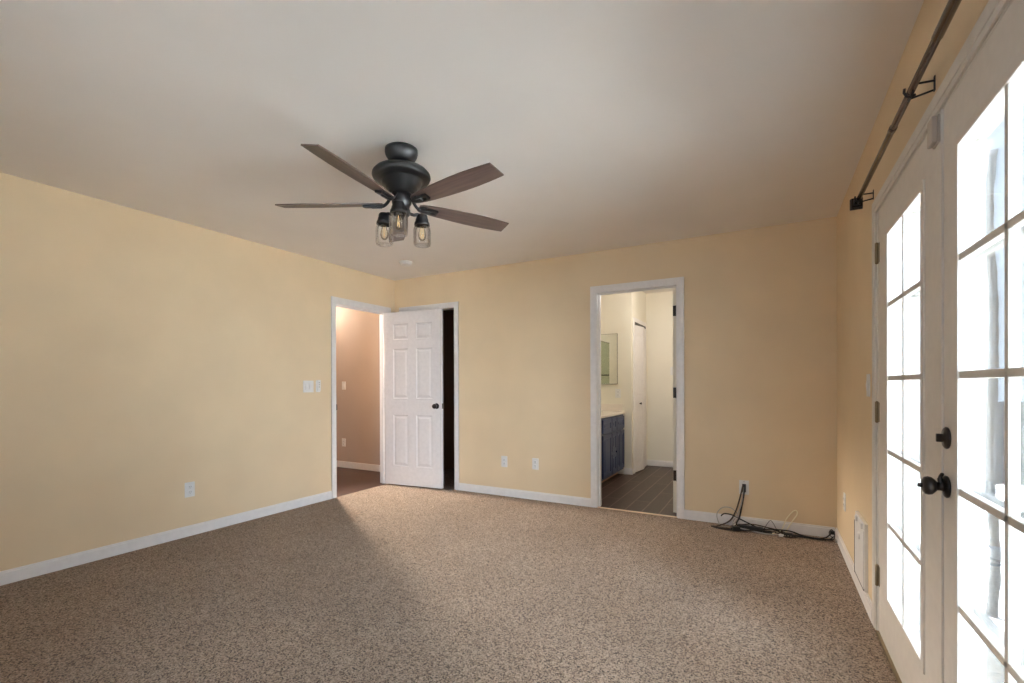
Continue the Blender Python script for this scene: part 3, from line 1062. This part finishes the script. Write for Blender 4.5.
front('drawer', yy - .345, yy - .020, .610, .765)
front('drawer', yy - .555, yy - .365, .610, .765)
front('drawer', yy - .900, yy - .575, .610, .765)
front('door', yy - .172, yy - .020, .095, .585)
front('door', yy - .345, yy - .188, .095, .585)
front('drawer', yy - .555, yy - .365, .355, .585)
front('drawer', yy - .555, yy - .365, .095, .330)
front('door', yy - .900, yy - .575, .095, .585)
ct = empty('countertop', (BX0, VY0, .790))
tag(ct, 'pale countertop lying on the navy vanity', 'countertop')
MB().box(0.0, D + .022, -.015, VY1 - VY0, 0.0, .034, .006).build('slab', 'counter', ct)
MB().box(0.0, D + .005, VY1 - VY0 - .020, VY1 - VY0, .033, .125, .004).build('backsplash', 'counter', ct)

mc = empty('mirror_cabinet', (2.045, LY0, 1.51))
tag(mc, 'mirrored medicine cabinet on the bathroom wall past the vanity', 'mirror')
MB().box(-.195, .190, -.016, 0, -.335, .335, .003).build('frame', 'steel', mc)
MB().box(-.187, .182, -.020, -.015, -.327, .327, .001).build('mirror', 'mirror', mc)
wm = empty('wall_mirror', (BX0, 1.18, 1.36))
tag(wm, 'large green-tinted mirror above the vanity, seen only as reflection in the mirrored cabinet', 'mirror')
MB().box(0, .006, -.56, .56, -.42, .46, .002).build('mirror', 'mirror2', wm)
for zc in (-.422, .462):
    MB().box(0, .010, -.565, .565, zc - .006, zc + .006).build('edge_channel', 'steel', wm)
tb = empty('towel_bar', (2.05, TW + .004, 1.33))
tag(tb, 'dark towel bar on the bathroom wall, reflected in the mirrored cabinet', 'towel bar')
MB().tube([(-.26, .06, 0), (.26, .06, 0)], .009, 12).build('bar', 'bronze', tb)
for sx in (-.26, .26):
    MB().lathe([(0, 0), (.026, 0), (.026, .008), (.012, .014), (.011, .060), (.013, .072), (0, .073)], 20, (sx, 0, 0), 'y').build('post', 'bronze', tb)

# bifold door of the linen closet
bf = empty('door_6', (LX - .012, LO0 + .004, .012))
struct(bf, 'narrow white bifold door of the bathroom linen closet', 'door')
def bleaf(w_):
    return slab(w_, 1.945, .028, [0, .045, w_ - .045, w_], [0, .10, .90, 1.00, 1.845, 1.945], {(1, 1), (1, 3)},
                [(.006, .005), (.014, .005), (.028, .001)])
fo = math.radians(8.0)
bw = .292
A1 = Matrix.Rotation(PI / 2 - fo, 4, 'Z')
MB().merge(bleaf(bw), A1).build('leaf', 'doorpaint', bf)
mid = A1 @ Vector((bw, 0, 0))
A2 = Matrix.Translation(mid) @ Matrix.Rotation(PI / 2 + fo, 4, 'Z')
MB().merge(bleaf(bw), A2).build('leaf', 'doorpaint', bf)
m = MB()
m.lathe([(0, -.028), (.007, -.028), (.007, -.040), (.014, -.045), (.014, -.054), (0, -.057)], 20, (.15, 0, .905), 'y')
MB().merge(m, A1).build('knob', 'bronze', bf)
m = MB().box(-.02, .03, 0, LO1 - LO0 - .008, 1.952, 1.985)
m.build('track', 'darkhinge', bf)

# hall lamp, and an unseen lamp added to light the bathroom
def ceiling_lamp(loc, label, energy, color, rad=.13):
    o = empty('ceiling_lamp', loc)
    tag(o, label, 'ceiling lamp')
    MB().lathe([(0, 0), (rad + .015, 0), (rad + .015, -.018), (rad, -.024), (0, -.024)], 36).build('base', 'steel', o)
    MB().lathe([(rad, -.022), (rad * .95, -.050), (rad * .7, -.078), (rad * .3, -.092), (0, -.095)], 36).build('shade', 'lampglass', o)
    d = bpy.data.lights.new('lamp_light', 'POINT')
    d.energy = energy
    d.color = color
    d.shadow_soft_size = .09
    l = bpy.data.objects.new('lamp_light', d)
    COL.objects.link(l)
    l.parent = o
    l.location = (0, 0, -.20)
    return o
ceiling_lamp((-1.55, .05, H), 'round lit ceiling lamp in the hall outside the entry', 4.2, (1.0, .93, .84))
ceiling_lamp((3.15, 1.25, BH), 'unseen round ceiling lamp added to light the bathroom', 8.5, (1.0, .98, .96))
# unseen downlight added in the hall, aimed to brighten the bedroom carpet
dl = empty('added_downlight', (-1.15, -.20, H))
tag(dl, 'unseen eyeball downlight added in the hall ceiling to light the bedroom carpet', 'downlight')
MB().lathe([(.055, -.001), (.085, -.001), (.085, -.006), (.055, -.012), (.055, -.001)], 36).build('ring', 'plastic', dl)
aim = Vector((1.9, -1.0, 0.0)) - Vector((-1.15, -.20, H - .06))
tl = MB()
tl.lathe([(.050, .030), (.052, -.030), (.042, -.034), (.040, .010), (.0, .012)], 32)
ey = MB().merge(tl, (-aim).to_track_quat('Z', 'Y').to_matrix().to_4x4())
ey.build('eyeball', 'plastic', dl).location = (0, 0, -.030)
d = bpy.data.lights.new('downlight_beam', 'SPOT')
d.energy = 400.0
d.color = (1.0, .90, .78)
d.spot_size = math.radians(78)
d.spot_blend = .8
d.shadow_soft_size = .10
l = bpy.data.objects.new('downlight_beam', d)
COL.objects.link(l)
l.parent = dl
l.location = (0, 0, -.075)
l.rotation_euler = aim.to_track_quat('-Z', 'Y').to_euler()

# ------------------------------------------------------------------ outdoors past the french doors
struct(MB().box(W + .14, 16, -14, 16, -.30, -.12).build('ground', 'concrete'))
fn = empty('garden_fence', (4.9, 4.0, -.12))
tag(fn, 'grey weathered board fence outside the french doors', 'fence')
m = MB()
for k in range(34):
    m.box(k * .145, k * .145 + .138, 0, .02, 0, 1.06 + random.uniform(-.004, .004))
m.build('boards', 'fencewood', fn)
for k in range(3):
    MB().box(k * 2.2, k * 2.2 + .09, .02, .11, 0, 1.05).build('post', 'fencewood', fn)
m = MB()
for zc in (.25, .85):
    m.box(0, 4.9, .02, .06, zc - .045, zc + .045)
m.build('rail', 'fencewood', fn)
tk = MB()
random.seed(3)
pts = [(5.06 + .010 * math.sin(i * 1.3), -.75 + .01 * math.cos(i * 2.1), -.14 + .26 * i) for i in range(11)]
tk.tube(curve_pts(pts, 5), [.024 - .00016 * i + .002 * math.sin(i * 1.9) for i in range(51)], 10)
tag(tk.build('patio_post', 'bark'), 'slender rough grey post outside, seen through the french door panes', 'post')
